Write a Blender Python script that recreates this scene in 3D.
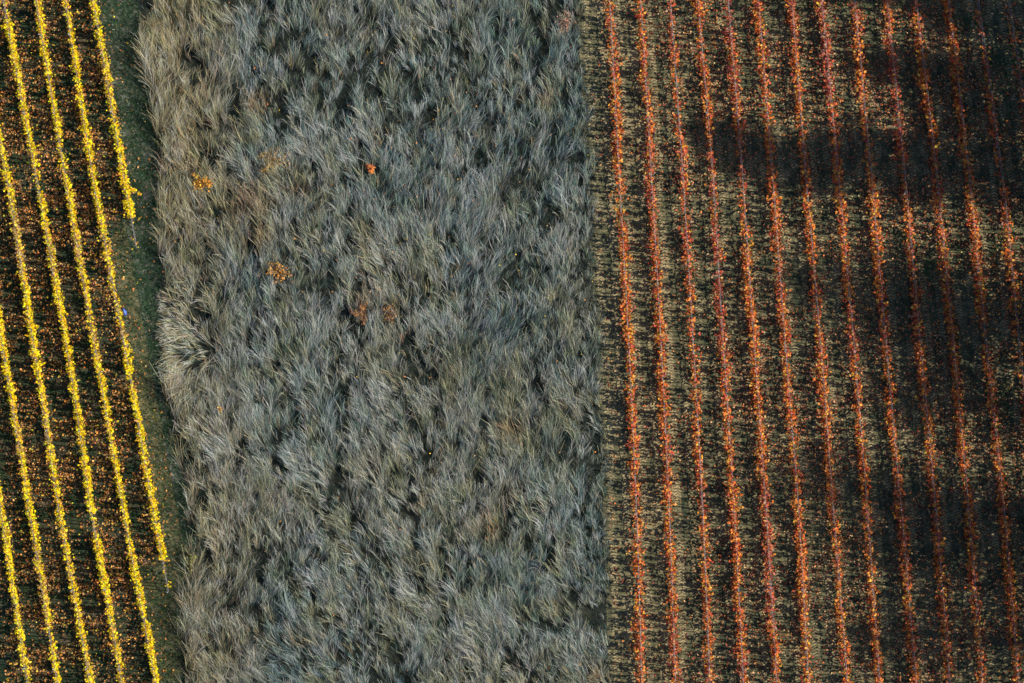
import bpy, math, random
import numpy as np

for _o in list(bpy.data.objects):
    bpy.data.objects.remove(_o, do_unlink=True)
scene = bpy.context.scene
S = 0.06            # metres per photo pixel on the ground
ALT = 300.0

# ------------------------------------------------------------ camera
cd = bpy.data.cameras.new('camera')
cam = bpy.data.objects.new('camera', cd)
scene.collection.objects.link(cam)
cam.location = (0, 0, ALT)
cam.rotation_euler = (0, 0, 0)
cd.sensor_width = 36
cd.lens = 36 * ALT / (1024 * S)
cd.clip_start = 1
cd.clip_end = 3000
scene.camera = cam

# ------------------------------------------------------------ light
SUN_EL, SUN_AZ = 41.0, -6.0      # azimuth measured from +x (east) counter-clockwise
w = bpy.data.worlds.new('World'); scene.world = w; w.use_nodes = True
nt = w.node_tree
sky = nt.nodes.new('ShaderNodeTexSky'); sky.sky_type = 'NISHITA'; sky.sun_disc = False; sky.ozone_density = 4.0
sky.sun_elevation = math.radians(SUN_EL)
sky.sun_rotation = math.radians(90 - SUN_AZ)
bg = nt.nodes['Background']; bg.inputs['Strength'].default_value = 0.10
nt.links.new(sky.outputs[0], bg.inputs['Color'])
ld = bpy.data.lights.new('sun', 'SUN'); ld.energy = 5.0; ld.angle = math.radians(0.5)
ld.color = (1.0, 0.90, 0.74)
sun = bpy.data.objects.new('sun', ld); scene.collection.objects.link(sun)
sun.rotation_euler = (0, math.radians(90 - SUN_EL), math.radians(SUN_AZ))
sun.location = (60, -5, 60)
scene.view_settings.view_transform = 'Standard'
scene.view_settings.look = 'None'
scene.view_settings.gamma = 1
scene.view_settings.exposure = 0.34
scene.view_settings.use_curve_mapping = False

C = scene.collection
rng = np.random.default_rng(7)
random.seed(7)

# ------------------------------------------------------------ helpers
def P(px, py, z=0.0):
    k = (1 - z / ALT) * S
    return (px - 512) * k, (341.5 - py) * k

def vnoise(x, y, scale, seed):
    r = np.random.default_rng(seed); g = r.random((256, 256))
    u = np.asarray(x) / scale + 1000; v = np.asarray(y) / scale + 1000
    i = np.floor(u).astype(int); j = np.floor(v).astype(int)
    fu = u - i; fv = v - j
    fu = fu*fu*(3-2*fu); fv = fv*fv*(3-2*fv)
    i0 = i % 256; i1 = (i+1) % 256; j0 = j % 256; j1 = (j+1) % 256
    return (g[i0, j0]*(1-fu)*(1-fv) + g[i1, j0]*fu*(1-fv) + g[i0, j1]*(1-fu)*fv + g[i1, j1]*fu*fv)

def fnoise(x, y, scale, seed):
    return (vnoise(x, y, scale, seed) + .5*vnoise(x, y, scale/2.1, seed+1) + .25*vnoise(x, y, scale/4.3, seed+2)) / 1.75

def mesh_np(name, V, F, col=None, mat=None, smooth=False):
    """V (n,3), F (m,k) index array, col (n,3)"""
    me = bpy.data.meshes.new(name)
    V = np.ascontiguousarray(V, dtype=np.float32); F = np.ascontiguousarray(F, dtype=np.int32)
    m, k = F.shape
    me.vertices.add(len(V)); me.vertices.foreach_set('co', V.ravel())
    me.loops.add(m*k); me.loops.foreach_set('vertex_index', F.ravel())
    me.polygons.add(m); me.polygons.foreach_set('loop_start', np.arange(0, m*k, k, dtype=np.int32))
    if smooth: me.polygons.foreach_set('use_smooth', np.ones(m, dtype=bool))
    if col is not None:
        a = me.color_attributes.new('tint', 'FLOAT_COLOR', 'POINT')
        c = np.ones((len(V), 4), dtype=np.float32); c[:, :3] = col
        a.data.foreach_set('color', c.ravel())
    me.update(calc_edges=True)
    if mat: me.materials.append(mat)
    return me

def link(name, me, parent=None, loc=None):
    o = bpy.data.objects.new(name, me); C.objects.link(o)
    if loc is not None: o.location = loc
    if parent: o.parent = parent
    return o

def tag(o, label=None, cat=None, group=None, kind=None):
    if label: o['label'] = label
    if cat: o['category'] = cat
    if group: o['group'] = group
    if kind: o['kind'] = kind
    return o

class Tubes:
    """collects tapered tubes / boxes as quads"""
    def __init__(s): s.V = []; s.F = []; s.n = 0
    def tube(s, pts, rad, sides=6):
        pts = np.asarray(pts, float); n = len(pts)
        rad = np.broadcast_to(np.asarray(rad, float), (n,))
        t = np.gradient(pts, axis=0); t /= np.linalg.norm(t, axis=1)[:, None] + 1e-9
        ref = np.array([0, 0, 1.]) if abs(t[0, 2]) < .9 else np.array([1., 0, 0])
        a = np.cross(t, ref); a /= np.linalg.norm(a, axis=1)[:, None] + 1e-9
        b = np.cross(t, a)
        ang = np.arange(sides) * 2*np.pi/sides
        ring = pts[:, None] + rad[:, None, None]*(np.cos(ang)[None, :, None]*a[:, None] + np.sin(ang)[None, :, None]*b[:, None])
        s.V.append(ring.reshape(-1, 3))
        for i in range(n-1):
            for j in range(sides):
                k = (j+1) % sides
                s.F.append((s.n+i*sides+j, s.n+i*sides+k, s.n+(i+1)*sides+k, s.n+(i+1)*sides+j))
        s.n += n*sides
        # closing cap as quad fan through centre
        c0 = s.n; s.V.append(pts[-1:]); s.n += 1
        base = c0 - sides
        for j in range(0, sides, 2):
            s.F.append((base+j, base+(j+1) % sides, base+(j+2) % sides, c0))
    def mesh(s, name, mat, smooth=True):
        return mesh_np(name, np.concatenate(s.V), np.array(s.F), None, mat, smooth)

def leaves(c, size, rnd, tilt=0.9, flat=None):
    """n leaves as folded 5-point blades: returns V (n*6,3), F (n*2,4). c (n,3), size (n,)"""
    n = len(c)
    shp = np.array([[0, -.5, 0], [.5, -.12, .12], [.30, .45, .06], [0, .58, -.05], [-.30, .45, .06], [-.5, -.12, .12]])
    shp = shp[None].repeat(n, 0) * size[:, None, None]
    shp[:, :, :2] *= (1 + (rnd.random((n, 6, 2))-.5)*.35)
    shp[:, :, 2] *= rnd.uniform(-1.2, 2.0, (n, 1))
    yaw = rnd.uniform(0, 2*np.pi, n); pit = rnd.normal(0, tilt, n); rol = rnd.normal(0, tilt, n)
    def rot(v, a, i, j):
        ca = np.cos(a)[:, None]; sa = np.sin(a)[:, None]
        x = v[:, :, i]*ca - v[:, :, j]*sa; y = v[:, :, i]*sa + v[:, :, j]*ca
        v = v.copy(); v[:, :, i] = x; v[:, :, j] = y; return v
    v = rot(shp, pit, 1, 2); v = rot(v, rol, 0, 2); v = rot(v, yaw, 0, 1)
    V = (v + c[:, None]).reshape(-1, 3)
    b = (np.arange(n)*6)[:, None]
    F = np.concatenate([b + np.array([[0, 1, 2, 3]]), b + np.array([[0, 3, 4, 5]])], 1).reshape(-1, 4)
    return V, F

def blades(base, az, L, th0, th1, wid, rnd, seg=3, curl=None):
    """curved grass ribbons. th = angle from vertical at root / tip"""
    n = len(base)
    V = np.zeros((n, seg+1, 2, 3)); pos = base.copy()
    if curl is None: curl = np.zeros(n)
    for i in range(seg+1):
        t = i/seg
        a = az + curl*t
        wd = wid*(1-.75*t)
        px = np.stack([-np.sin(a), np.cos(a), rnd.normal(0, .35, n)], 1)*(wd/2)[:, None]
        V[:, i, 0] = pos - px; V[:, i, 1] = pos + px
        if i < seg:
            th = th0 + (th1-th0)*(i+.5)/seg
            st = (L/seg)[:, None]
            pos = pos + st*np.stack([np.sin(th)*np.cos(a), np.sin(th)*np.sin(a), np.cos(th)], 1)
            pos[:, 2] = np.maximum(pos[:, 2], .02)
    V = V.reshape(-1, 3); k = (seg+1)*2
    b = (np.arange(n)*k)[:, None]
    q = np.concatenate([b + np.array([[2*i, 2*i+1, 2*i+3, 2*i+2]]) for i in range(seg)], 1).reshape(-1, 4)
    return V, q

def pick(pal, n, rnd, jit=.18):
    pal = np.array([p[:3] for p in pal]), np.array([p[3] for p in pal], float)
    i = rnd.choice(len(pal[0]), n, p=pal[1]/pal[1].sum())
    c = pal[0][i] * (1 + rnd.normal(0, jit, (n, 1))) * (1 + rnd.normal(0, jit*.4, (n, 3)))
    return np.clip(c, .004, .95)

# ------------------------------------------------------------ materials
def mat_tint(name, rough=.6, spec=.3, trans=0.0):
    m = bpy.data.materials.new(name); m.use_nodes = True; t = m.node_tree
    b = t.nodes['Principled BSDF']; at = t.nodes.new('ShaderNodeAttribute'); at.attribute_name = 'tint'
    t.links.new(at.outputs['Color'], b.inputs['Base Color'])
    b.inputs['Roughness'].default_value = rough; b.inputs['Specular IOR Level'].default_value = spec
    if trans:
        tr = t.nodes.new('ShaderNodeBsdfTranslucent'); mx = t.nodes.new('ShaderNodeMixShader')
        t.links.new(at.outputs['Color'], tr.inputs['Color']); mx.inputs[0].default_value = trans
        t.links.new(b.outputs[0], mx.inputs[1]); t.links.new(tr.outputs[0], mx.inputs[2])
        t.links.new(mx.outputs[0], t.nodes['Material Output'].inputs['Surface'])
    return m

def mat_plain(name, col, rough=.7, spec=.3, var=.25, scale=8, metal=0):
    m = bpy.data.materials.new(name); m.use_nodes = True; t = m.node_tree
    b = t.nodes['Principled BSDF']; b.inputs['Roughness'].default_value = rough
    b.inputs['Specular IOR Level'].default_value = spec; b.inputs['Metallic'].default_value = metal
    tc = t.nodes.new('ShaderNodeTexCoord'); no = t.nodes.new('ShaderNodeTexNoise'); no.inputs['Scale'].default_value = scale
    no.inputs['Detail'].default_value = 4
    r = t.nodes.new('ShaderNodeValToRGB')
    r.color_ramp.elements[0].color = (*[c*(1-var) for c in col], 1); r.color_ramp.elements[1].color = (*[min(1, c*(1+var)) for c in col], 1)
    r.color_ramp.elements[0].position = .35; r.color_ramp.elements[1].position = .65
    t.links.new(tc.outputs['Object'], no.inputs['Vector']); t.links.new(no.outputs['Fac'], r.inputs[0]); t.links.new(r.outputs[0], b.inputs['Base Color'])
    return m

def mat_soil(name, stops, scale=1.2, stretch=(1, 1, 1), tracks=False, bump=.5):
    """stops: list (pos, rgb). fine + coarse noise mix. tracks uses UV: u = lane coordinate, v = metres along the row"""
    m = bpy.data.materials.new(name); m.use_nodes = True; t = m.node_tree; L = t.links
    b = t.nodes['Principled BSDF']; b.inputs['Roughness'].default_value = .95; b.inputs['Specular IOR Level'].default_value = .1
    tc = t.nodes.new('ShaderNodeTexCoord'); mp = t.nodes.new('ShaderNodeMapping'); mp.inputs['Scale'].default_value = stretch
    L.new(tc.outputs['Object'], mp.inputs['Vector'])
    def noise(sc, det=5, src=None):
        n = t.nodes.new('ShaderNodeTexNoise'); n.inputs['Scale'].default_value = sc; n.inputs['Detail'].default_value = det
        n.inputs['Roughness'].default_value = .65
        L.new((src or mp).outputs[0], n.inputs['Vector']); return n.outputs['Fac']
    def math_(op, a, c=None, v=None):
        n = t.nodes.new('ShaderNodeMath'); n.operation = op
        for i, s_ in enumerate((a, c)):
            if s_ is None: continue
            if isinstance(s_, (int, float)): n.inputs[i].default_value = s_
            else: L.new(s_, n.inputs[i])
        return n.outputs[0]
    big = noise(scale*.35, 3); mid = noise(scale*2.2); fine = noise(scale*9)
    f = math_('ADD', math_('MULTIPLY', big, .40), math_('ADD', math_('MULTIPLY', mid, .35), math_('MULTIPLY', fine, .25)))
    f = math_('ADD', math_('MULTIPLY', math_('SUBTRACT', f, .5), 3.2), .5)
    hgt = fine
    if tracks:
        sp = t.nodes.new('ShaderNodeSeparateXYZ'); L.new(tc.outputs['UV'], sp.inputs[0])
        u = math_('FRACT', sp.outputs[0]); v = sp.outputs[1]
        for cpos in (.27, .70):
            d = math_('ABSOLUTE', math_('SUBTRACT', u, cpos))
            band = math_('LESS_THAN', d, .10)
            chev = math_('SINE', math_('ADD', math_('MULTIPLY', v, 36.0), math_('MULTIPLY', d, 40.0)))
            brk = math_('GREATER_THAN', big, .47)
            chev = math_('MULTIPLY', math_('MULTIPLY', chev, band), math_('ADD', math_('MULTIPLY', brk, .8), .12))
            f = math_('ADD', f, math_('MULTIPLY', chev, .22))
            f = math_('ADD', f, math_('MULTIPLY', band, .14))
            hgt = math_('ADD', hgt, math_('MULTIPLY', chev, .5))
    if tracks:
        f = math_('ADD', f, math_('MULTIPLY', math_('LESS_THAN', sp.outputs[0], 2.4), .13))
    r = t.nodes.new('ShaderNodeValToRGB'); e = r.color_ramp.elements
    e[0].position = stops[0][0]; e[0].color = (*stops[0][1], 1); e[1].position = stops[-1][0]; e[1].color = (*stops[-1][1], 1)
    for p, c in stops[1:-1]:
        x = e.new(p); x.color = (*c, 1)
    L.new(f, r.inputs[0]); L.new(r.outputs[0], b.inputs['Base Color'])
    bp = t.nodes.new('ShaderNodeBump'); bp.inputs['Strength'].default_value = bump; bp.inputs['Distance'].default_value = .06
    L.new(hgt, bp.inputs['Height']); L.new(bp.outputs[0], b.inputs['Normal'])
    return m

M_leaf = mat_tint('vine_leaf', .55, .3, .14)
M_litter = mat_tint('fallen_leaf', .7, .2, .05)
M_grass = mat_tint('dry_grass', .55, .35, .12)
M_short = mat_tint('short_grass', .7, .2, .15)
M_wood = mat_plain('old_vine_wood', (.20, .16, .13), .85)
M_cane = mat_plain('vine_cane', (.17, .12, .09), .7)
M_post = mat_plain('galvanised_post', (.30, .33, .37), .5, .5, .15, 6, .3)
M_wire = mat_plain('steel_wire', (.26, .31, .37), .45, .5, .1, 3, .3)
M_bark = mat_plain('bark', (.13, .10, .08), .9)

# ------------------------------------------------------------ measured lines (photo pixels)
YS = np.array([20, 180, 340, 510, 663.])
RED = [
 [610.6, 619, 628.2, 636.2, 640.9], [641.6, 651.2, 660.5, 669, 674.4], [671.6, 682.8, 692.7, 702.4, 708.8],
 [699.5, 712.9, 722.5, 734, 742], [729.6, 742.5, 753.3, 765.7, 775.2], [759.7, 772.6, 784.4, 798.4, 807],
 [793, 806, 820, 833, 845.5], [823.3, 838.4, 853.4, 866.7, 878], [856.2, 871.7, 885.2, 901, 914.2],
 [888.9, 905, 919.6, 935.5, 948], [918.3, 937.2, 952.7, 968.3, 981], [950.7, 969.4, 985.5, 1003.8, 1016.7],
 [980.6, 1002.7, 1018.8, 1037, 1051], [1011.7, 1035, 1052, 1070, 1085]]
YELY = np.array([20, 190, 360, 520, 663.])
YEL = [
 [96.2, 125.7, 156, 185, 212], [67.7, 94.5, 126.7, 154.7, 181], [38.7, 67, 96.7, 124.6, 151.5],
 [6.4, 38.2, 68.7, 92, 118], [-24, 8.6, 35.4, 60, 86], [-55, -24, 4.3, 30.5, 53.7], [-86, -55, -28, 2, 23.6]]
def row_x(ys, xs, y):
    y = np.asarray(y, float)
    co = np.polyfit(ys, xs, 2); r = np.interp(y, ys, xs - np.polyval(co, ys)) + np.polyval(co, y)
    return r
MLY = np.array([-80, 0, 67, 113, 200, 228, 295, 371, 395, 456, 498, 542, 605, 683, 760.])
MLX = np.array([128, 137, 143, 150, 158, 162, 158, 161, 166, 175, 186, 194, 185, 185, 184.])
MRY = np.array([-80, 0, 77, 133, 228, 300, 455, 572, 683, 760.])
MRX = np.array([578, 580, 589, 591, 595, 598, 607, 608, 612, 614.])
Y0, Y1 = -45.0, 728.0     # rows run a little beyond the frame

# ------------------------------------------------------------ ground sheets
def strip_sheet(name, ys, xl, xr, z, mat, nx=6, uv=None):
    V = []; F = []; U = []
    for i, y in enumerate(ys):
        for j in range(nx+1):
            t = j/nx; px = xl[i]*(1-t)+xr[i]*t; X, Yw = P(px, y); V.append((X, Yw, z)); U.append((px, Yw))
    for i in range(len(ys)-1):
        for j in range(nx):
            a = i*(nx+1)+j; F.append((a, a+nx+1, a+nx+2, a+1))
    me = mesh_np(name, np.array(V), np.array(F), None, mat)
    o = link(name, me); tag(o, kind='structure'); return o

g = mesh_np('ground', np.array([(-700, -700, -.012), (700, -700, -.012), (700, 700, -.012), (-700, 700, -.012)]), np.array([[0, 1, 2, 3]]), None,
            mat_soil('far_field', [(.2, (.05, .055, .025)), (.6, (.11, .11, .055)), (.9, (.20, .18, .11))], .6))
tag(link('ground', g), kind='structure')
ysd = np.linspace(-80, 760, 43)
mlx = np.interp(ysd, MLY, MLX); mrx = np.interp(ysd, MRY, MRX)
M_meadow_soil = mat_soil('meadow_soil', [(.2, (.012, .018, .014)), (.6, (.03, .035, .025)), (1, (.07, .065, .045))], 1.5)
strip_sheet('meadow_soil', ysd, mlx-4, mrx+1, -.004, M_meadow_soil)
M_strip = mat_soil('grass_strip', [(.1, (.012, .03, .018)), (.5, (.032, .055, .032)), (.75, (.12, .13, .10)), (1, (.34, .34, .32))], 2.0)
yelr = row_x(YELY, YEL[0], ysd)
strip_sheet('verge', ysd, row_x(YELY, YEL[0], ysd)-6, mlx+2 + np.maximum(0, yelr-6-mlx-2+1), .001, M_strip)
M_lsoil = mat_soil('left_vineyard_soil', [(.1, (.008, .022, .014)), (.45, (.025, .042, .024)), (.7, (.08, .065, .04)), (1, (.17, .14, .11))], 2.0)
lend = np.where(ysd < 222, yelr+3, np.where(ysd < 575, row_x(YELY, YEL[1], ysd)+4, row_x(YELY, YEL[2], ysd)+5))
strip_sheet('vineyard_soil', ysd, np.full(43, -160.), lend, .005, M_lsoil)

# right vineyard floor with lane coordinates as UV
M_rsoil = mat_soil('right_vineyard_floor', [(.0, (.012, .03, .024)), (.36, (.045, .056, .034)), (.66, (.130, .124, .068)), (1, (.38, .31, .17))], 2.6, (1, .8, 1), True)
lanes = []
r0 = row_x(YS, RED[0], ysd)
cols = [r0 - 33] + [row_x(YS, r, ysd) for r in RED]
for k in range(1, 6): cols.append(cols[-1] + 33)
V = []; F = []; UV = []
nc = len(cols)
for i, y in enumerate(ysd):
    for j in range(nc):
        X, Yw = P(cols[j][i], y); V.append((X, Yw, .003)); UV.append((j, Yw))
for i in range(len(ysd)-1):
    for j in range(nc-1):
        a = i*nc+j; F.append((a, a+nc, a+nc+1, a+1))
me = mesh_np('vineyard_floor', np.array(V), np.array(F), None, M_rsoil)
uvl = me.uv_layers.new(name='UVMap'); F_ = np.array(F).ravel()
uvl.data.foreach_set('uv', np.array(UV, dtype=np.float32)[F_].ravel())
tag(link('vineyard_floor', me), kind='structure')

# ------------------------------------------------------------ vine rows
def cane_variant(k, dense):
    r = np.random.default_rng(100+k); tb = Tubes()
    h = .62
    tb.tube([(0, 0, 0), (r.normal(0, .03), r.normal(0, .04), h*.5), (0, r.normal(0, .03), h)], [.035, .03, .028], 6)
    tb.tube([(0, 0, h), (r.normal(0, .03), .3, h+.1), (r.normal(0, .03), .62, h+.04)], [.026, .02, .014], 6)
    tb.tube([(0, 0, h), (r.normal(0, .03), -.3, h+.1), (r.normal(0, .03), -.6, h+.05)], [.026, .02, .014], 6)
    for j in range(dense):
        y = -.58 + 1.16*(j+r.uniform(.2, .8))/dense; top = r.uniform(1.5, 2.25)
        dx = r.normal(0, .08); dy = r.normal(0, .07)
        tb.tube([(0, y, h+.05), (dx*.3, y+dy*.4, 1.1), (dx, y+dy, top)], [.024, .022, .014], 6)
    return tb.mesh('vine', M_cane)
CANES = [cane_variant(k, 5) for k in range(10)]
_t = Tubes(); _t.tube([(0, 0, 0), (0, 0, 1.0), (0, 0, 1.8)], [.035, .035, .035], 4); POSTM = _t.mesh('post', M_post, False)

RPAL = [(.64, .16, .03, 5), (.44, .06, .03, 2.6), (.68, .28, .04, 3.2), (.22, .035, .03, 1.8), (.70, .40, .05, 1.2), (.48, .24, .10, 1.0), (.20, .12, .08, .8)]
RPAL_PINK = [(.50, .12, .045, 4), (.38, .055, .035, 3), (.20, .04, .04, 2), (.50, .18, .10, 2), (.40, .28, .20, 1.2)]
YPAL = [(.93, .68, .006, 7), (.90, .50, .012, 3), (.60, .62, .02, 2.4), (.62, .32, .04, 1.0), (.30, .33, .03, .6), (.45, .25, .10, .5)]
YPAL_BROWN = [(.48, .28, .10, 3), (.70, .45, .05, 2), (.35, .20, .12, 2), (.40, .34, .20, 1)]

def vine_row(name, label, group, ys, xs, ya, yb, pal, pal2, seed, dens, gaps, width, cat='vine row', cat_small=False):
    r = np.random.default_rng(seed)
    pym = np.array([ya, (ya+yb)/2, yb]); pxm = row_x(ys, xs, pym); mx, my = P(pxm[1], pym[1], 1.3)
    root = bpy.data.objects.new(name, None); C.objects.link(root); root.location = (mx, my, 0)
    tag(root, label, cat, group)
    def at(py):   # world xy of the row's line
        X, Y = P(row_x(ys, xs, py), py, 1.3); return np.array(X)-mx, np.array(Y)-my
    n = int(round((yb-ya)*S/1.2)); step = (yb-ya)/n
    # wires
    pyl = np.linspace(ya, yb, 40); X, Y = at(pyl)
    for z in (.66, 1.2, 1.6):
        tb = Tubes(); sag = np.abs(np.sin(np.linspace(0, 8*np.pi, 40)))*.03
        tb.tube(np.stack([X+.03, Y, z-sag], 1), .004 if z < 1.5 else .005, 4)
        link('wire', tb.mesh('wire', M_wire), root)
    # posts
    for i in range(0, n+1, 4):
        x, y = at(ya+i*step); o = link('post', POSTM, root, (float(x)-.04, float(y), 0)); o.rotation_euler = (r.normal(0, .02), r.normal(0, .02), r.uniform(0, 1))
    # vines
    for i in range(n):
        pc = ya+(i+.5)*step; x, y = at(pc); x2, y2 = at(pc-step/2); x1, y1 = at(pc+step/2)
        ang = math.atan2(float(x1-x2), float(y2-y1)) # tilt of row from +y
        v = link('vine', CANES[r.integers(10)], root, (float(x), float(y), 0))
        v.rotation_euler = (0, 0, ang + (math.pi if r.random() < .5 else 0)); v.scale = (1, 1, r.uniform(.92, 1.06))
        N = int(dens*1.2*1.6*1.75)
        t = r.uniform(-.55, .55, N)*1.0
        py = pc + t*step
        d = .25 + 1.25*fnoise(py*S + seed*13.7, np.full(N, seed*3.1), .9, seed)
        d *= .52 + 1.0*vnoise(py*S, np.full(N, seed*7.7), 3.2, seed+50)
        for (g0, g1, f) in gaps:
            d = np.where((py > g0) & (py < g1), d*f, d)
        keep = r.random(N) < d/1.6*1.15
        py = py[keep]; N = len(py)
        if N < 3: continue
        X, Y = at(py)
        z = np.clip(r.beta(1.8, 1.5, N)*(.85+1.15*vnoise(py*S, np.full(N, seed+2.2), .45, seed+77))+.10, .08, 2.15)
        ww = width*(.55+.75*vnoise(py*S, np.full(N, seed), .7, seed+9))
        off = r.normal(0, 1, N)*ww + (vnoise(py*S, np.full(N, seed+.5), 1.1, seed+21)-.5)*(.08 if cat_small else .2)
        c = np.stack([X+off, Y+r.normal(0, .03, N), z], 1)
        size = r.uniform(.08, .17, N)*(.82 if cat_small else 1)
        # upper leaves hang in bunches round the upright shoots
        sy = r.uniform(-.05, .05)+np.round(Y/.42)*.42+(vnoise(np.round(Y/.42)*7.3, np.full(N, seed), 1., seed+5)-.5)*.34
        low_ = r.random(N) < .36; c[low_, 2] = .12+.5*(c[low_, 2]-.1)/1.6
        up = np.clip((c[:, 2]-.5)/.25, 0, 1)*(r.random(N) < .93)
        c[:, 1] = c[:, 1]*(1-up)+(sy+r.normal(0, .055, N))*up
        # bunches of leaves: pull pairs together
        q = (np.arange(N)//4)*4; pull = r.random(N)[:, None] < .65
        c = np.where(pull, c[q]+r.normal(0, .05, (N, 3)), c); c[:, 2] = np.maximum(c[:, 2], .05)
        # leaf clusters share a colour
        mixn = fnoise(py*S, off*2+z, .8, seed+33)
        big = vnoise(py*S, np.full(N, 3.), 5.0, seed+44)
        c1 = pick(pal, N, r); c2 = pick(pal2, N, r)
        sel = (mixn*.6+big*.75+r.random(N)*.35) > 1.10-(0 if cat_small else 1)*.13*np.clip((150-py)/90, 0, 1)
        col = np.where(sel[:, None], c2, c1); col = np.where(pull, .75*col[q]+.25*col, col)
        loc = np.array([float(x), float(y), 0.])
        V, F = leaves(c-loc, size, r, .75)
        # undo vine rotation / scale: foliage is parented with its own inverse rotation
        f_ = link('foliage', mesh_np('foliage', V, F, np.repeat(col, 6, 0), M_leaf), v)
        f_.rotation_euler = (0, 0, -v.rotation_euler[2]); f_.scale = (1, 1, 1/v.scale[2])
    return root

ORD = ['first', 'second', 'third', 'fourth', 'fifth', 'sixth', 'seventh', 'eighth', 'ninth', 'tenth', 'eleventh', 'twelfth', 'thirteenth', 'fourteenth']
redlab = {
 0: 'row of thin crimson and orange vines directly beside the pale tractor track',
 1: 'second vine row from the tall grass, bright orange patch in its upper third',
 2: 'third vine row from the tall grass, thin and half bare at its top end',
 3: 'fourth red vine row counted from the tall grass',
 4: 'fifth red vine row counted from the tall grass',
 5: 'sixth red vine row from the tall grass, left of the widest lit lane',
 6: 'seventh red vine row from the tall grass, right of the wheel marked lane',
 7: 'eighth red vine row counted from the tall grass',
 8: 'ninth vine row from the tall grass, dark crimson where the broad shadow crosses',
 9: 'tenth vine row from the tall grass, half of it in shade',
 10: 'eleventh vine row from the tall grass, dull red in tree shadow above',
 11: 'twelfth vine row from the tall grass, reaching the lower right corner of the field',
 12: 'shaded vine row second from the right edge at the top, bare wire at its tip',
 13: 'outermost dark vine row cut by the upper right edge, almost leafless at top'}
RG = {1: [], 2: [(-50, 45, .45), (55, 120, .6), (195, 215, .3)], 0: [(200, 212, .4), (262, 275, .3), (30, 45, .7)], 3: [(30, 60, .8), (262, 280, .5)],
      4: [(-50, 30, .5), (150, 240, .55), (130, 150, .5)], 5: [(150, 175, .5)], 6: [(120, 175, .6)], 8: [(-50, 8, .4), (140, 180, .5)],
      9: [(160, 185, .3)], 10: [(-50, 6, .3), (160, 180, .4), (335, 352, .4)], 11: [(45, 60, .5), (150, 190, .4), (325, 345, .3)],
      12: [(-50, 12, .12), (12, 90, .5), (130, 185, .35), (325, 370, .35), (20, 60, .5)], 13: [(-50, 30, .1), (30, 170, .35)]}
for i, xs in enumerate(RED):
    bb = Y1
    if i == 12: bb = 420
    if i == 13: bb = 200
    vine_row('vine_row', redlab[i], 'red vine rows in the right vineyard', YS, xs, Y0, Y1, RPAL, RPAL_PINK, 300+i, 108 if i not in (2, 12, 13) else 80, RG.get(i, []), .148)
yellab = {
 0: 'short yellow vine row beside the green verge, ending a third of the way down',
 1: 'yellow vine row that runs along the verge below the short row, ending low down',
 2: 'long yellow vine row from the top edge down to the bottom, third from the verge',
 3: 'yellow vine row starting at the upper left corner, leafless at its top',
 4: 'yellow vine row entering from the left edge in the upper quarter',
 5: 'yellow vine row entering from the left edge at mid height',
 6: 'lowest short yellow vine row in the bottom left corner'}
YG = {0: [(217, 300, .03), (22, 30, .3), (48, 64, .25), (110, 120, .3)], 1: [(375, 392, .15), (10, 50, .8), (558, 640, .04)], 2: [(20, 40, .6), (150, 178, .5), (600, 640, .5), (580, 590, .5)],
      3: [(-50, 20, .05), (165, 195, .3), (440, 455, .3), (515, 535, .1), (660, 680, .7)], 4: [(205, 225, .6), (430, 450, .5)], 5: [(370, 385, .4), (625, 645, .3)], 6: [(670, 700, .3)]}
yrng = {0: (Y0, 248), 1: (Y0, 592), 2: (Y0, Y1), 3: (Y0, Y1), 4: (80, Y1), 5: (270, Y1), 6: (430, Y1)}
for i, xs in enumerate(YEL):
    a, b = yrng[i]
    a = Y0
    vine_row('vine_row', yellab[i], 'yellow vine rows in the left vineyard', YELY, xs, a, b, YPAL, YPAL_BROWN, 400+i, 205, YG.get(i, []), .10, cat_small=True)

# stray shoot leaning out of the short yellow row
root = bpy.data.objects.new('vine_shoot', None); C.objects.link(root); sx, sy = P(130, 191, 1.0); root.location = (sx, sy, 0)
tag(root, 'yellow leaved shoot leaning out over the verge from the short vine row', 'vine shoot')
tb = Tubes(); tb.tube([(-.1, .1, 0), (.05, .1, .7), (.35, .02, 1.0), (.62, -.28, 1.0)], [.02, .015, .012, .008], 6)
link('cane', tb.mesh('cane', M_cane), root)
t = rng.random(34); c = np.stack([.0+.65*t, .12-.38*t**2, .8+.25*t], 1)+rng.normal(0, .05, (34, 3))
V, F = leaves(c, rng.uniform(.08, .14, 34), rng, .5)
link('foliage', mesh_np('foliage', V, F, np.repeat(pick(YPAL, 34, rng), 6, 0), M_leaf), root)

# ------------------------------------------------------------ fallen leaves
def litter(name, label, n, xr, pal, size, seed, dens, flatz=.012):
    r = np.random.default_rng(seed)
    px = r.uniform(*xr, n); py = r.uniform(-60, 742, n)
    k = r.random(n) < dens(px, py, r); px = px[k]; py = py[k]; n = len(px)
    X, Y = P(px, py)
    z = flatz + r.random(n)*.07
    V, F = leaves(np.stack([X, Y, z], 1), r.uniform(*size, n), r, .45)
    V[:, 2] = np.maximum(V[:, 2], .008)
    o = link(name, mesh_np(name, V, F, np.repeat(pick(pal, n, r, .28), 6, 0), M_litter))
    return tag(o, label, 'fallen leaves', None, 'stuff')

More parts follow.
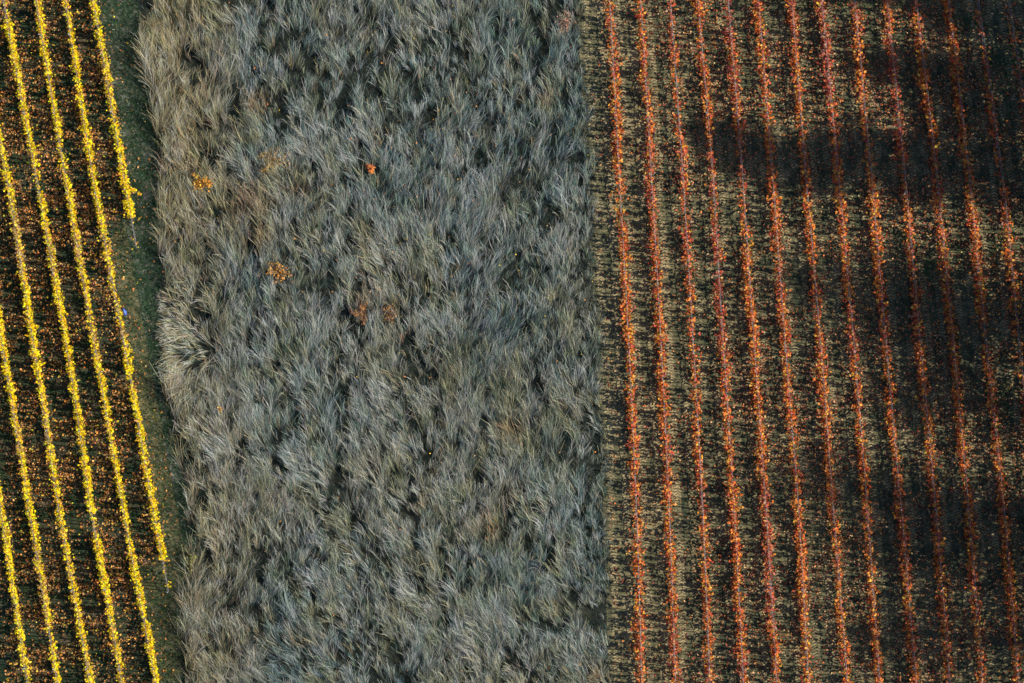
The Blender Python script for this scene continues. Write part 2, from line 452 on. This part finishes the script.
LP = [(.58, .24, .05, 4), (.64, .36, .13, 2.4), (.25, .12, .05, 3), (.34, .21, .09, 2), (.66, .50, .04, .7), (.11, .06, .04, 1.5)]
def dl(px, py, r):
    edge = np.where(py < 220, row_x(YELY, YEL[0], py)+7, np.where(py < 565, row_x(YELY, YEL[1], py)+7, row_x(YELY, YEL[2], py)+6))
    a = (fnoise(px*S, py*S, .8, 61)-.33)*2.6
    a *= .5+1.0*vnoise(px*S, py*S, 4.5, 64)
    return np.where(px < edge, np.clip(a, .04, 1), np.clip(.10-(px-edge)*.004, .02, .10)*(.6+vnoise(px*S, py*S, 2., 77)))
litter('fallen_leaves', 'orange brown fallen leaves strewn under the yellow vine rows', 110000, (-120, 178), LP, (.055, .14), 501, dl)
RP = [(.46, .25, .11, 3), (.48, .16, .04, 3), (.54, .36, .19, 1.6), (.24, .09, .06, 2), (.12, .06, .05, 1.5), (.30, .05, .04, .8)]
def dr(px, py, r):
    a = (fnoise(px*S, py*S, 1.0, 71)-.30)*2.0
    a *= .35+1.5*vnoise(px*S, py*S, 4.5, 74)
    x1 = row_x(YS, RED[0], py)
    a = a*np.where(px < x1-8, .8, 1)*np.clip(.45+(px-x1)/220, .45, 1.15)+.02
    # leaves gather round the foot of the rows
    lane = np.full(len(px), 50.)
    for xs in RED:
        lane = np.minimum(lane, np.abs(px-row_x(YS, xs, py)))
    a = a + np.clip(.5-lane*.06, 0, .5)
    e = np.interp(py, MRY, MRX)
    return np.where(px < e+2, .0, np.clip(a, .015, 1))
litter('fallen_leaves', 'rust and buff fallen leaves lying between the red vine rows', 120000, (590, 1110), RP, (.05, .125), 502, dr)

# ------------------------------------------------------------ short grass
def short(name, label, n, xr, pal, seed, dens, L=(.05, .14), wid=(.018, .035), cat='grass', yr=(-60, 742)):
    r = np.random.default_rng(seed)
    px = r.uniform(*xr, n); py = r.uniform(*yr, n)
    k = r.random(n) < dens(px, py, r); px = px[k]; py = py[k]; n = len(px)
    X, Y = P(px, py)
    m = 4
    X = np.repeat(X, m)+r.normal(0, .03, n*m); Y = np.repeat(Y, m)+r.normal(0, .03, n*m)
    c = np.repeat(pick(pal, n, r, .22), m, 0)*(1+r.normal(0, .1, (n*m, 1)))
    nn = n*m
    V, F = blades(np.stack([X, Y, np.zeros(nn)], 1), r.uniform(0, 2*np.pi, nn), r.uniform(*L, nn), r.uniform(0, .5, nn), r.uniform(.6, 1.5, nn), r.uniform(*wid, nn), r, 2)
    o = link(name, mesh_np(name, V, F, np.repeat(np.clip(c, .003, .9), 6, 0), M_short))
    return tag(o, label, cat, None, 'stuff')
def dverge(px, py, r):
    e = np.interp(py, MLY, MLX); edge = np.where(py < 222, row_x(YELY, YEL[0], py), np.where(py < 565, row_x(YELY, YEL[1], py), row_x(YELY, YEL[2], py)))
    return np.where((px > edge-2) & (px < e+3), .35+.65*fnoise(px*S, py*S, 1.2, 81), 0)
VP = [(.03, .085, .035, 4), (.05, .12, .05, 3), (.15, .18, .12, 2), (.28, .29, .25, .7), (.02, .045, .03, 3)]
short('verge_grass', 'dark green low grass on the verge between yellow vines and tall dry grass', 42000, (85, 205), VP, 511, dverge, (.06, .22))
def dleft(px, py, r):
    edge = np.where(py < 222, row_x(YELY, YEL[0], py)-2, np.where(py < 565, row_x(YELY, YEL[1], py)-2, row_x(YELY, YEL[2], py)))
    return np.where(px < edge, np.clip((fnoise(px*S, py*S, 1.2, 91)-.3)*2.2, 0.05, 1), 0)
short('weeds', 'patchy green weeds growing between the yellow vine rows', 42000, (-120, 165), [(.03, .075, .02, 4), (.06, .12, .03, 3), (.02, .04, .018, 3), (.14, .15, .08, 1)], 512, dleft, (.05, .18))
def dright(px, py, r):
    e = np.interp(py, MRY, MRX)
    return np.where(px > e+1, np.clip((fnoise(px*S, py*S*.7, 1.3, 95)-.25)*1.6, .08, 1), 0)
short('lane_grass', 'short olive and straw coloured grass between the red vine rows', 110000, (580, 1110), [(.035, .055, .034, 4.5), (.08, .095, .052, 4), (.24, .21, .12, 2.8), (.018, .04, .032, 4), (.44, .38, .24, 1.1)], 513, dright, (.03, .10), (.014, .03))
def patch(cx, cy, rx, ry): return lambda px, py, r: np.exp(-((px-cx)/rx)**2-((py-cy)/ry)**2)
def dgreen(px, py, r):
    a = 0
    for cx, cy, rx, ry in ((973, 112, 14, 7), (968, 22, 16, 12), (927, 270, 10, 22), (905, 262, 10, 8), (860, 6, 30, 6), (1000, 70, 20, 20), (1005, 245, 12, 14), (1006, 395, 14, 16), (960, 255, 8, 12)):
        a = a + patch(cx, cy, rx, ry)(px, py, r)
    return np.clip(a, 0, 1)*.8
short('clover_patches', 'brighter green weed patches in the shaded lanes of the right vineyard', 30000, (820, 1050), [(.03, .13, .035, 4), (.05, .18, .05, 2)], 514, dgreen, (.05, .13), (.02, .04), 'weeds', (-20, 440))

# ------------------------------------------------------------ tall meadow grass
def meadow():
    r = np.random.default_rng(601)
    nt_ = 25000
    px = r.uniform(120, 620, nt_*2); py = r.uniform(-60, 742, nt_*2)
    l = np.interp(py, MLY, MLX); rr = np.interp(py, MRY, MRX)
    wob = (fnoise(px*S*.2, py*S, .8, 640)-.5)*16+r.normal(0, 1.5, len(px))
    ok = (px > l+2+wob) & (px < rr-1+wob*.9)
    hol = fnoise(px*S*1.0, py*S*.42, .42, 611)*.62+fnoise(px*S, py*S*.5, 1.7, 612)*.38          # hollows stretched along the lie
    ok &= r.random(len(px)) < np.clip((hol-.35)*5.5, .09, 1)
    px = px[ok][:nt_]; py = py[ok][:nt_]; n = len(px); l = l[ok][:nt_]; rr = rr[ok][:nt_]; hol = hol[ok][:nt_]
    ml = px-l; mr = rr-px
    # lie of the grass: mostly up the frame, swirling
    az = np.pi/2 + (fnoise(px*S, py*S, 5.0, 621)-.5)*1.3 + (vnoise(px*S, py*S, 1.3, 631)-.5)*.9
    az += r.normal(0, .15, n)
    low = np.clip((py-480)/150, 0, 1); az += low*.15
    k = m = 10
    th = r.uniform(.15, .6, n)
    ht = (.62+.75*fnoise(px*S, py*S, 1.0, 651))*(.45+.9*hol)*1.18
    ht *= np.where(mr < 25, .72, 1.0)
    # trampled fan beside the verge
    cx, cy = 214., 352.
    dx = px-cx; dy = -(py-cy); dist = np.hypot(dx, dy*.95)
    fan = np.clip(1.35-dist/62, 0, 1)*np.clip((225-px)/25, 0, 1)*np.clip((395-py)/25, 0, 1)
    azf = np.arctan2(dy, dx)
    az = np.where(fan > .15, azf + r.normal(0, .38, n)+(vnoise(px*S, py*S, .9, 699)-.5)*1.6, az)
    ht = ht*(1-.3*fan); shortl = (fan > .15) & (ml < 14); ht = np.where(shortl, ht*.45, ht)
    edge = (ml < 11) & (fan < .15)
    az = np.where(edge & (fan < .15), np.pi/2-.25+r.normal(0, .3, n), az); th = np.where(edge, th*.5, th); ht = np.where(edge, ht*1.5, ht)
    # colours
    grey = .35*fnoise(px*S, py*S, 3.2, 661)+.65*fnoise(px*S, py*S*.6, .7, 662); warm = np.clip(1.15-ml/95, 0, 1)*.8 + (fnoise(px*S, py*S, 6., 671)-.45)*1.1
    warm = warm*.8+.85*np.clip((250-px)/60, 0, 1)*np.clip((270-py)/80, .15, 1); warm = np.clip(warm+fan*.5, 0, 1)
    g1 = np.array([.095, .15, .155]); g2 = np.array([.37, .425, .385]); w1 = np.array([.50, .35, .18]); dk = np.array([.06, .095, .09]); rust = np.array([.32, .15, .06])
    s = np.clip((grey-.28)*2.0, 0, 1)[:, None]
    base = g1*(1-s)+g2*s
    base = base*(1-.8*warm[:, None])+w1*.8*warm[:, None]
    olive = np.clip((fnoise(px*S, py*S*.7, 1.0, 681)-.52)*4, 0, .6)[:, None]
    base = base*(1-olive)+np.array([.15, .155, .085])*olive
    rs = np.zeros(n)
    for (ax, ay, ra) in ((261, 108, 12), (251, 214, 20), (566, 22, 9), (490, 530, 12), (516, 440, 9), (508, 500, 12), (360, 305, 12), (390, 318, 10), (262, 245, 16), (421, 510, 7), (545, 110, 6), (405, 345, 8), (300, 200, 8), (600, 680, 10)):
        rs = np.maximum(rs, np.exp(-((px-ax)**2+(py-ay)**2)/ra**2))
    rs = (np.clip(rs, 0, 1)*.6)[:, None]; base = base*(1-rs)+rust*rs; fn_ = fan[:, None]*.75; base = base*(1-fn_)+np.array([.60, .52, .34])*fn_
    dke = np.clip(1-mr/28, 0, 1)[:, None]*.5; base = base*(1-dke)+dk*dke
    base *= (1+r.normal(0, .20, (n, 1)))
    # expand to blades: roots spread, tips gather into locks
    X, Y = P(px, py)
    base *= np.exp(r.normal(-.03, .34, (n, 1)))*(1+r.normal(0, .07, (n, 3)))
    tn = r.random(n) < .10; base[tn] = base[tn]*.4+np.array([.40, .28, .15])*.6
    N = n*m
    rep = lambda a: np.repeat(a, m, 0)
    sp = r.normal(0, .05, (N, 2))
    b = np.stack([rep(X)+sp[:, 0], rep(Y)+sp[:, 1], np.zeros(N)], 1)
    across = -sp[:, 0]*np.sin(rep(az))+sp[:, 1]*np.cos(rep(az))
    lock = rep(np.where(r.random(n) < .6, -1.6, 2.4))*(1-.0*rep(fan))
    A = rep(az)+r.normal(0, .16, N)+across*lock
    L = rep(ht*r.uniform(.85, 1.5, n))*r.uniform(.6, 1.25, N)
    t0 = np.clip(rep(th)+r.normal(0, .15, N), 0, 1.2)+rep(fan)*.4; t1 = rep(r.uniform(.75, 1.5, n))+r.normal(0, .18, N)
    col = rep(base)*(1+r.normal(0, .22, (N, 1)))
    q_ = r.random(N); col[q_ < .20] *= np.array([2.6, 2.4, 1.95]); col[q_ > .56] *= np.array([.16, .27, .32])  # some blades painted bright as highlights, others dark teal as shade between locks
    V, F = blades(b, A, L, t0, t1, r.uniform(.008, .026, N), r, 4, r.normal(0, .30, N)+rep(r.normal(0, .45, n)))
    g5 = np.repeat(np.array([.12, .32, .85, 1.35, 1.6]), 2)[None, :, None]  # natural paling towards the tip, roots darkened further to paint in deeper shade
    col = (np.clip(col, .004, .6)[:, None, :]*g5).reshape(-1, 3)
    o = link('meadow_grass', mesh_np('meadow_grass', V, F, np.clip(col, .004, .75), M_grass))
    tag(o, 'tall grey straw coloured wind combed grass filling the field between the two vineyards', 'tall grass', None, 'stuff')
    # low undergrowth: short blades filling the gaps, coloured teal-dark to deepen the shade there
    N = 90000
    px = r.uniform(120, 622, N); py = r.uniform(-60, 742, N); l = np.interp(py, MLY, MLX); rr = np.interp(py, MRY, MRX)
    ok = (px > l) & (px < rr+3); px = px[ok]; py = py[ok]; N = len(px); X, Y = P(px, py)
    V, F = blades(np.stack([X, Y, np.zeros(N)], 1), r.uniform(.6, 2.6, N), r.uniform(.2, .55, N), r.uniform(.1, .7, N), r.uniform(.9, 1.7, N), r.uniform(.015, .035, N), r, 2)
    o = link('undergrowth', mesh_np('undergrowth', V, F, np.repeat(pick([(.012, .032, .036, 3), (.03, .052, .05, 2), (.10, .11, .09, .8)], N, r), 6, 0), M_grass))
    tag(o, 'dark green undergrowth in the gaps of the tall dry grass', 'grass', None, 'stuff')
meadow()

# small coloured leaves caught in the meadow
r = np.random.default_rng(640); n = 900
px = np.concatenate([r.normal(400, 75, 450), r.uniform(165, 600, 450)]); py = np.concatenate([r.normal(200, 75, 450), r.uniform(0, 683, 450)])
k = (px > 165) & (px < 600) & (r.random(n) < .5); px = px[k]; py = py[k]; n = len(px)
X, Y = P(px, py, .6)
V, F = leaves(np.stack([X, Y, r.uniform(.5, .85, n)], 1), r.uniform(.04, .10, n), r, .4)
o = link('leaf_scatter', mesh_np('leaf_scatter', V, F, np.repeat(pick([(.65, .26, .04, 4), (.5, .16, .05, 3), (.7, .5, .03, 2), (.45, .28, .12, 3)], n, r), 6, 0), M_leaf))
tag(o, 'tiny orange and yellow leaves caught in the tall dry grass', 'leaves', None, 'stuff')

# ------------------------------------------------------------ saplings in the meadow
SAPM = {}
def sapling(px, py, rad, h, pal, nleaf, label, seed, lean=(0, 0), sz=(.06, .12), name='sapling', cat='sapling', stems=7, flatten=1.0):
    r = np.random.default_rng(seed); X, Y = P(px, py, h*.8)
    root = bpy.data.objects.new(name, None); C.objects.link(root); root.location = (X, Y, 0)
    tag(root, label, cat)
    tb = Tubes(); tips = []
    tb.tube([(-lean[0], -lean[1], 0), (-lean[0]*.5, -lean[1]*.5, h*.3), (0, 0, h*.55)], [.03, .022, .016], 6)
    for i in range(stems):
        a = r.uniform(0, 2*math.pi); rr_ = rad*r.uniform(.45, 1.0)
        p0 = np.array([-lean[0]*.5, -lean[1]*.5, h*.3])*(1-i/stems)+np.array([0, 0, h*.55])*(i/stems)
        p2 = np.array([math.cos(a)*rr_, math.sin(a)*rr_*flatten, h*r.uniform(.75, 1.05)])
        p1 = (p0+p2)/2+np.array([0, 0, .08]); tb.tube([p0, p1, p2], [.013, .010, .005], 6); tips.append((p0, p1, p2))
    link('stem', tb.mesh('stem', M_cane), root)
    ti = r.integers(0, len(tips), nleaf); t = r.uniform(.1, 1.05, nleaf)[:, None]
    T = np.array(tips)[ti]; c = T[:, 0]*(1-t)**2+2*T[:, 1]*t*(1-t)+T[:, 2]*t**2+r.normal(0, .03+.10*rad, (nleaf, 3))
    V, F = leaves(c, r.uniform(*sz, nleaf), r, .7)
    link('foliage', mesh_np('foliage', V, F, np.repeat(pick(pal, nleaf, r), 6, 0), M_leaf), root)
GOLD = [(.70, .34, .03, 4), (.55, .22, .04, 3), (.78, .50, .03, 2), (.35, .18, .06, 2)]
ORNG = [(.75, .19, .04, 5), (.70, .28, .05, 2), (.50, .12, .04, 1)]
BRN = [(.34, .21, .06, 4), (.50, .28, .04, 2), (.24, .17, .07, 3), (.30, .33, .06, .6)]
RST = [(.38, .18, .07, 4), (.28, .15, .08, 4), (.50, .25, .06, 1.5)]
sapling(200, 182, .62, 1.4, GOLD, 420, 'golden yellow sapling in the tall grass near the verge', 701)
sapling(370, 169, .36, 1.3, ORNG, 170, 'bright orange sapling alone in the upper middle of the tall grass', 702)
sapling(272, 160, .95, 1.35, BRN, 620, 'wide olive brown bush right of the golden sapling', 703, sz=(.05, .09), name='bush', cat='bush', stems=14)
sapling(279, 272, .75, 1.3, [(.62, .28, .04, 3), (.42, .24, .08, 3), (.3, .2, .1, 2)], 300, 'loose gold and brown sapling below the wide brown bush', 704, stems=10)
sapling(359, 314, .7, 1.25, RST, 300, 'thin rusty sapling in the middle of the field, left of its paler neighbour', 705, sz=(.05, .09), flatten=1.4)
sapling(391, 315, .6, 1.25, RST, 200, 'sparse pale orange sapling right of the thin rusty one', 706, sz=(.05, .08))
sapling(566, 24, .7, 1.3, [(.42, .20, .13, 4), (.36, .20, .12, 3)], 130, 'dull pinkish brown sapling near the top by the tractor track', 707, sz=(.05, .09))
sapling(221, 409, .2, 1.1, GOLD, 32, 'tiny yellow seedling below the flattened grass', 708, stems=3)
sapling(191, 563, .35, 1.1, [(.28, .30, .07, 3), (.40, .36, .08, 2)], 90, 'yellow green weed standing at the edge of the grass near the lower verge', 709, flatten=2.2, name='weed', cat='weed')
sapling(490, 536, .35, 1.1, RST, 60, 'rusty upright weed in the lower right part of the tall grass', 710, sz=(.04, .08), flatten=1.8, name='weed', cat='weed')
sapling(517, 441, .4, 1.1, RST, 60, 'brown orange weed right of centre in the tall grass', 711, sz=(.04, .08), name='weed', cat='weed')
sapling(251, 110, .4, 1.1, RST, 40, 'few reddish stems above the wide brown bush', 712, sz=(.04, .07), name='weed', cat='weed')

# pale low cushions of grass in the lower part of the field
def cushion(px, py, rad, seed, label):
    r = np.random.default_rng(seed); X, Y = P(px, py, .8); n = 420
    root_z = np.zeros((n, 3)); root_z[:, 2] = .45; root_z[:, :2] = r.normal(0, rad*.35, (n, 2))
    V, F = blades(root_z, r.uniform(0, 2*np.pi, n), r.uniform(.5, 1.1, n)*rad, r.uniform(-.4, .4, n), r.uniform(1.2, 2.2, n), r.uniform(.012, .026, n), r, 3, r.normal(0, 1.2, n))
    o = link('grass_tussock', mesh_np('grass_tussock', V, F, np.repeat(pick([(.27, .29, .24, 3), (.18, .20, .16, 2), (.12, .15, .11, 2)], n, r), 8, 0), M_grass), None, (X, Y, 0))
    tag(o, label, 'grass tussock', 'pale tussocks in the tall grass')
    base = Tubes()
cushion(434, 613, .5, 801, 'pale round tussock in the dark hollow near the bottom, widest of its cluster')
cushion(460, 644, .42, 802, 'pale round tussock lowest in the hollow near the bottom')
cushion(391, 630, .42, 803, 'pale round tussock left of the others near the bottom')
cushion(430, 556, .40, 804, 'greenish curly tussock highest of the cluster in the lower field')

# dry stalks of the flattened fan
for (x0, y0, x1, y1, lab) in ((213, 347, 172, 309, 'long pale dry stalk lying across the flattened grass'), (214, 328, 229, 312, 'short pale dry stalk right of the long one'), (196, 378, 214, 357, 'pale stalk low in the flattened grass')):
    a = P(x0, y0, .7); b = P(x1, y1, .7); tb = Tubes(); rx = rng.normal(0, .05, 2)
    cx, cy = (a[0]+b[0])/2, (a[1]+b[1])/2
    tb.tube([(a[0]-cx, a[1]-cy, .35), (rx[0], rx[1], .75), (b[0]-cx, b[1]-cy, .72)], [.022, .018, .009], 6)
    L_ = Tubes(); 
    for s_ in (-1, 1):
        for t in (.55, .75): 
            q = np.array([a[0]*(1-t)+b[0]*t-cx, a[1]*(1-t)+b[1]*t-cy, .74]); d = np.array([b[0]-a[0], b[1]-a[1], 0]); nrm = np.array([-d[1], d[0], 0])*s_*.12
            tb.tube([q, q+d*.12+nrm, q+d*.25+nrm*1.4], [.012, .009, .005], 6)
    o = link('dry_stalk', tb.mesh('dry_stalk', mat_plain('dry_stalk', (.36, .34, .28), .6)), None, (cx, cy, 0)); tag(o, lab, 'stalk')

# blue bag by the yellow row
X, Y = P(124, 312, .3)
import bmesh
bm = bmesh.new(); bmesh.ops.create_icosphere(bm, subdivisions=3, radius=1)
for v in bm.verts:
    k = 1+.22*math.sin(v.co.x*7+v.co.z*3)*math.cos(v.co.y*6)+random.uniform(-.06, .06)
    pin = 1-.55*max(0, v.co.z-.45)
    v.co.x *= .13*k*pin; v.co.y *= .21*k*pin; v.co.z = .13+v.co.z*.14*(1 if v.co.z > 0 else .85)
me = bpy.data.meshes.new('plastic_bag'); bm.to_mesh(me); bm.free(); me.materials.append(mat_plain('blue_plastic', (.05, .12, .50), .35, .5, .3, 12))
root = link('plastic_bag', me, None, (X, Y, 0)); root.rotation_euler = (0, 0, math.radians(25)); tag(root, 'small crumpled blue plastic bag on the ground beside a yellow vine row', 'bag')
tb = Tubes()
for s_ in (-1, 1): tb.tube([(0, 0, .24), (.03, s_*.08, .32), (.06, s_*.13, .27)], [.022, .03, .012], 6)
link('knot', tb.mesh('knot', mat_plain('pale_blue_plastic', (.25, .35, .62), .4, .5)), root)

# ------------------------------------------------------------ trees right of the frame whose shade falls on the vines
def tree(px, pyc, h, rad, zlow, nleaf, label, seed, clump=.52, nl=26, py_sq=1.0):
    r = np.random.default_rng(seed); x, y = (px-512)*S, (341.5-pyc)*S
    root = bpy.data.objects.new('tree', None); C.objects.link(root); root.location = (x, y, 0); tag(root, label, 'tree', 'trees along the right edge of the vineyard')
    tb = Tubes(); tb.tube([(0, 0, -.1), (.1, .05, h*.3), (-.1, .1, h*.6), (0, 0, h*.92)], [.045*rad+.18, .14+.03*rad, .12, .03], 8)
    tr = link('trunk', tb.mesh('trunk', M_bark), root)
    lb = Tubes(); cl = []
    for i in range(nl):
        z = zlow+(h-zlow)*(i+.5)/nl*.93; a = r.uniform(0, 2*math.pi)
        prof = math.sin(math.pi*min(1, max(.12, (z-zlow)/(h-zlow)))**.75)**.45
        R = rad*prof*r.uniform(.55, .95)
        tip = np.array([math.cos(a)*R, math.sin(a)*R*py_sq, z+R*.35]); lb.tube([(0, 0, z-.6*R*.5), tip*.5+np.array([0, 0, z*.5-.1]), tip], [.05, .025, .01], 6); cl.append((tip, R)); cl.append((tip*[.5, .5, 1]-np.array([0, 0, .3]), R))
    link('limb', lb.mesh('limb', M_bark), root)
    k = r.integers(0, len(cl), nleaf); cc = np.array([c[0] for c in cl])[k]
    d = r.normal(0, 1, (nleaf, 3)); d /= np.linalg.norm(d, axis=1)[:, None]; d *= (r.random(nleaf)**.5)[:, None]*np.array([1, 1, .9])*rad*clump
    V, F = leaves(cc+d, r.uniform(.10, .20, nleaf), r, .8)
    link('crown', mesh_np('crown', V, F, np.repeat(pick([(.10, .10, .03, 3), (.07, .09, .03, 2), (.22, .15, .04, 1.5)], nleaf, r), 6, 0), M_leaf), root)
ce = 1/math.tan(math.radians(SUN_EL)); ta = math.tan(math.radians(SUN_AZ))
def shade(ysh, reach, hw, px, nleaf, label, seed, zlow=3.0, clump=.4):
    """tree at photo column px whose shadow tip reaches column `reach` centred on row ysh"""
    d = (px-reach)*S; h = d/ce+.5; rad = hw*S; nleaf = int(nleaf*1.75); clump = .5
    tree(px, ysh-(px-(reach*.6+1024*.4))*ta, h, rad, zlow, nleaf, label, seed, clump, 48)
shade(158, 696, 40, 1112, 13000, 'tallest dense tree, its shade crosses the vine rows as a broad band', 901, 4, .5)
shade(66, 858, 28, 1090, 4200, 'slim tree above the tallest one', 902, 2, .34)
shade(-4, 800, 16, 1100, 3000, 'tree at the upper end of the tree line', 903, 3)
shade(20, 930, 36, 1085, 3200, 'low broad tree at the upper end of the tree line', 908, 1, .34)
shade(105, 940, 70, 1118, 6500, 'low broad tree in front of the tallest one', 909, 1, .34)
shade(300, 800, 60, 1120, 4600, 'round loose crowned tree at middle height of the tree line', 904, 2, .3)
shade(322, 900, 72, 1118, 7000, 'dense low tree under the loose crowned one', 910, 1, .3)
shade(400, 880, 50, 1112, 3800, 'small tree below the loose crowned one', 905, 2, .3)
shade(500, 790, 70, 1130, 4200, 'wide thin crowned tree low in the tree line', 906, 2, .3)
shade(535, 880, 70, 1116, 5500, 'low tree in front of the wide thin crowned one', 911, 1, .3)
shade(635, 870, 60, 1115, 3800, 'small tree near the lower end of the tree line', 907, 2, .3)
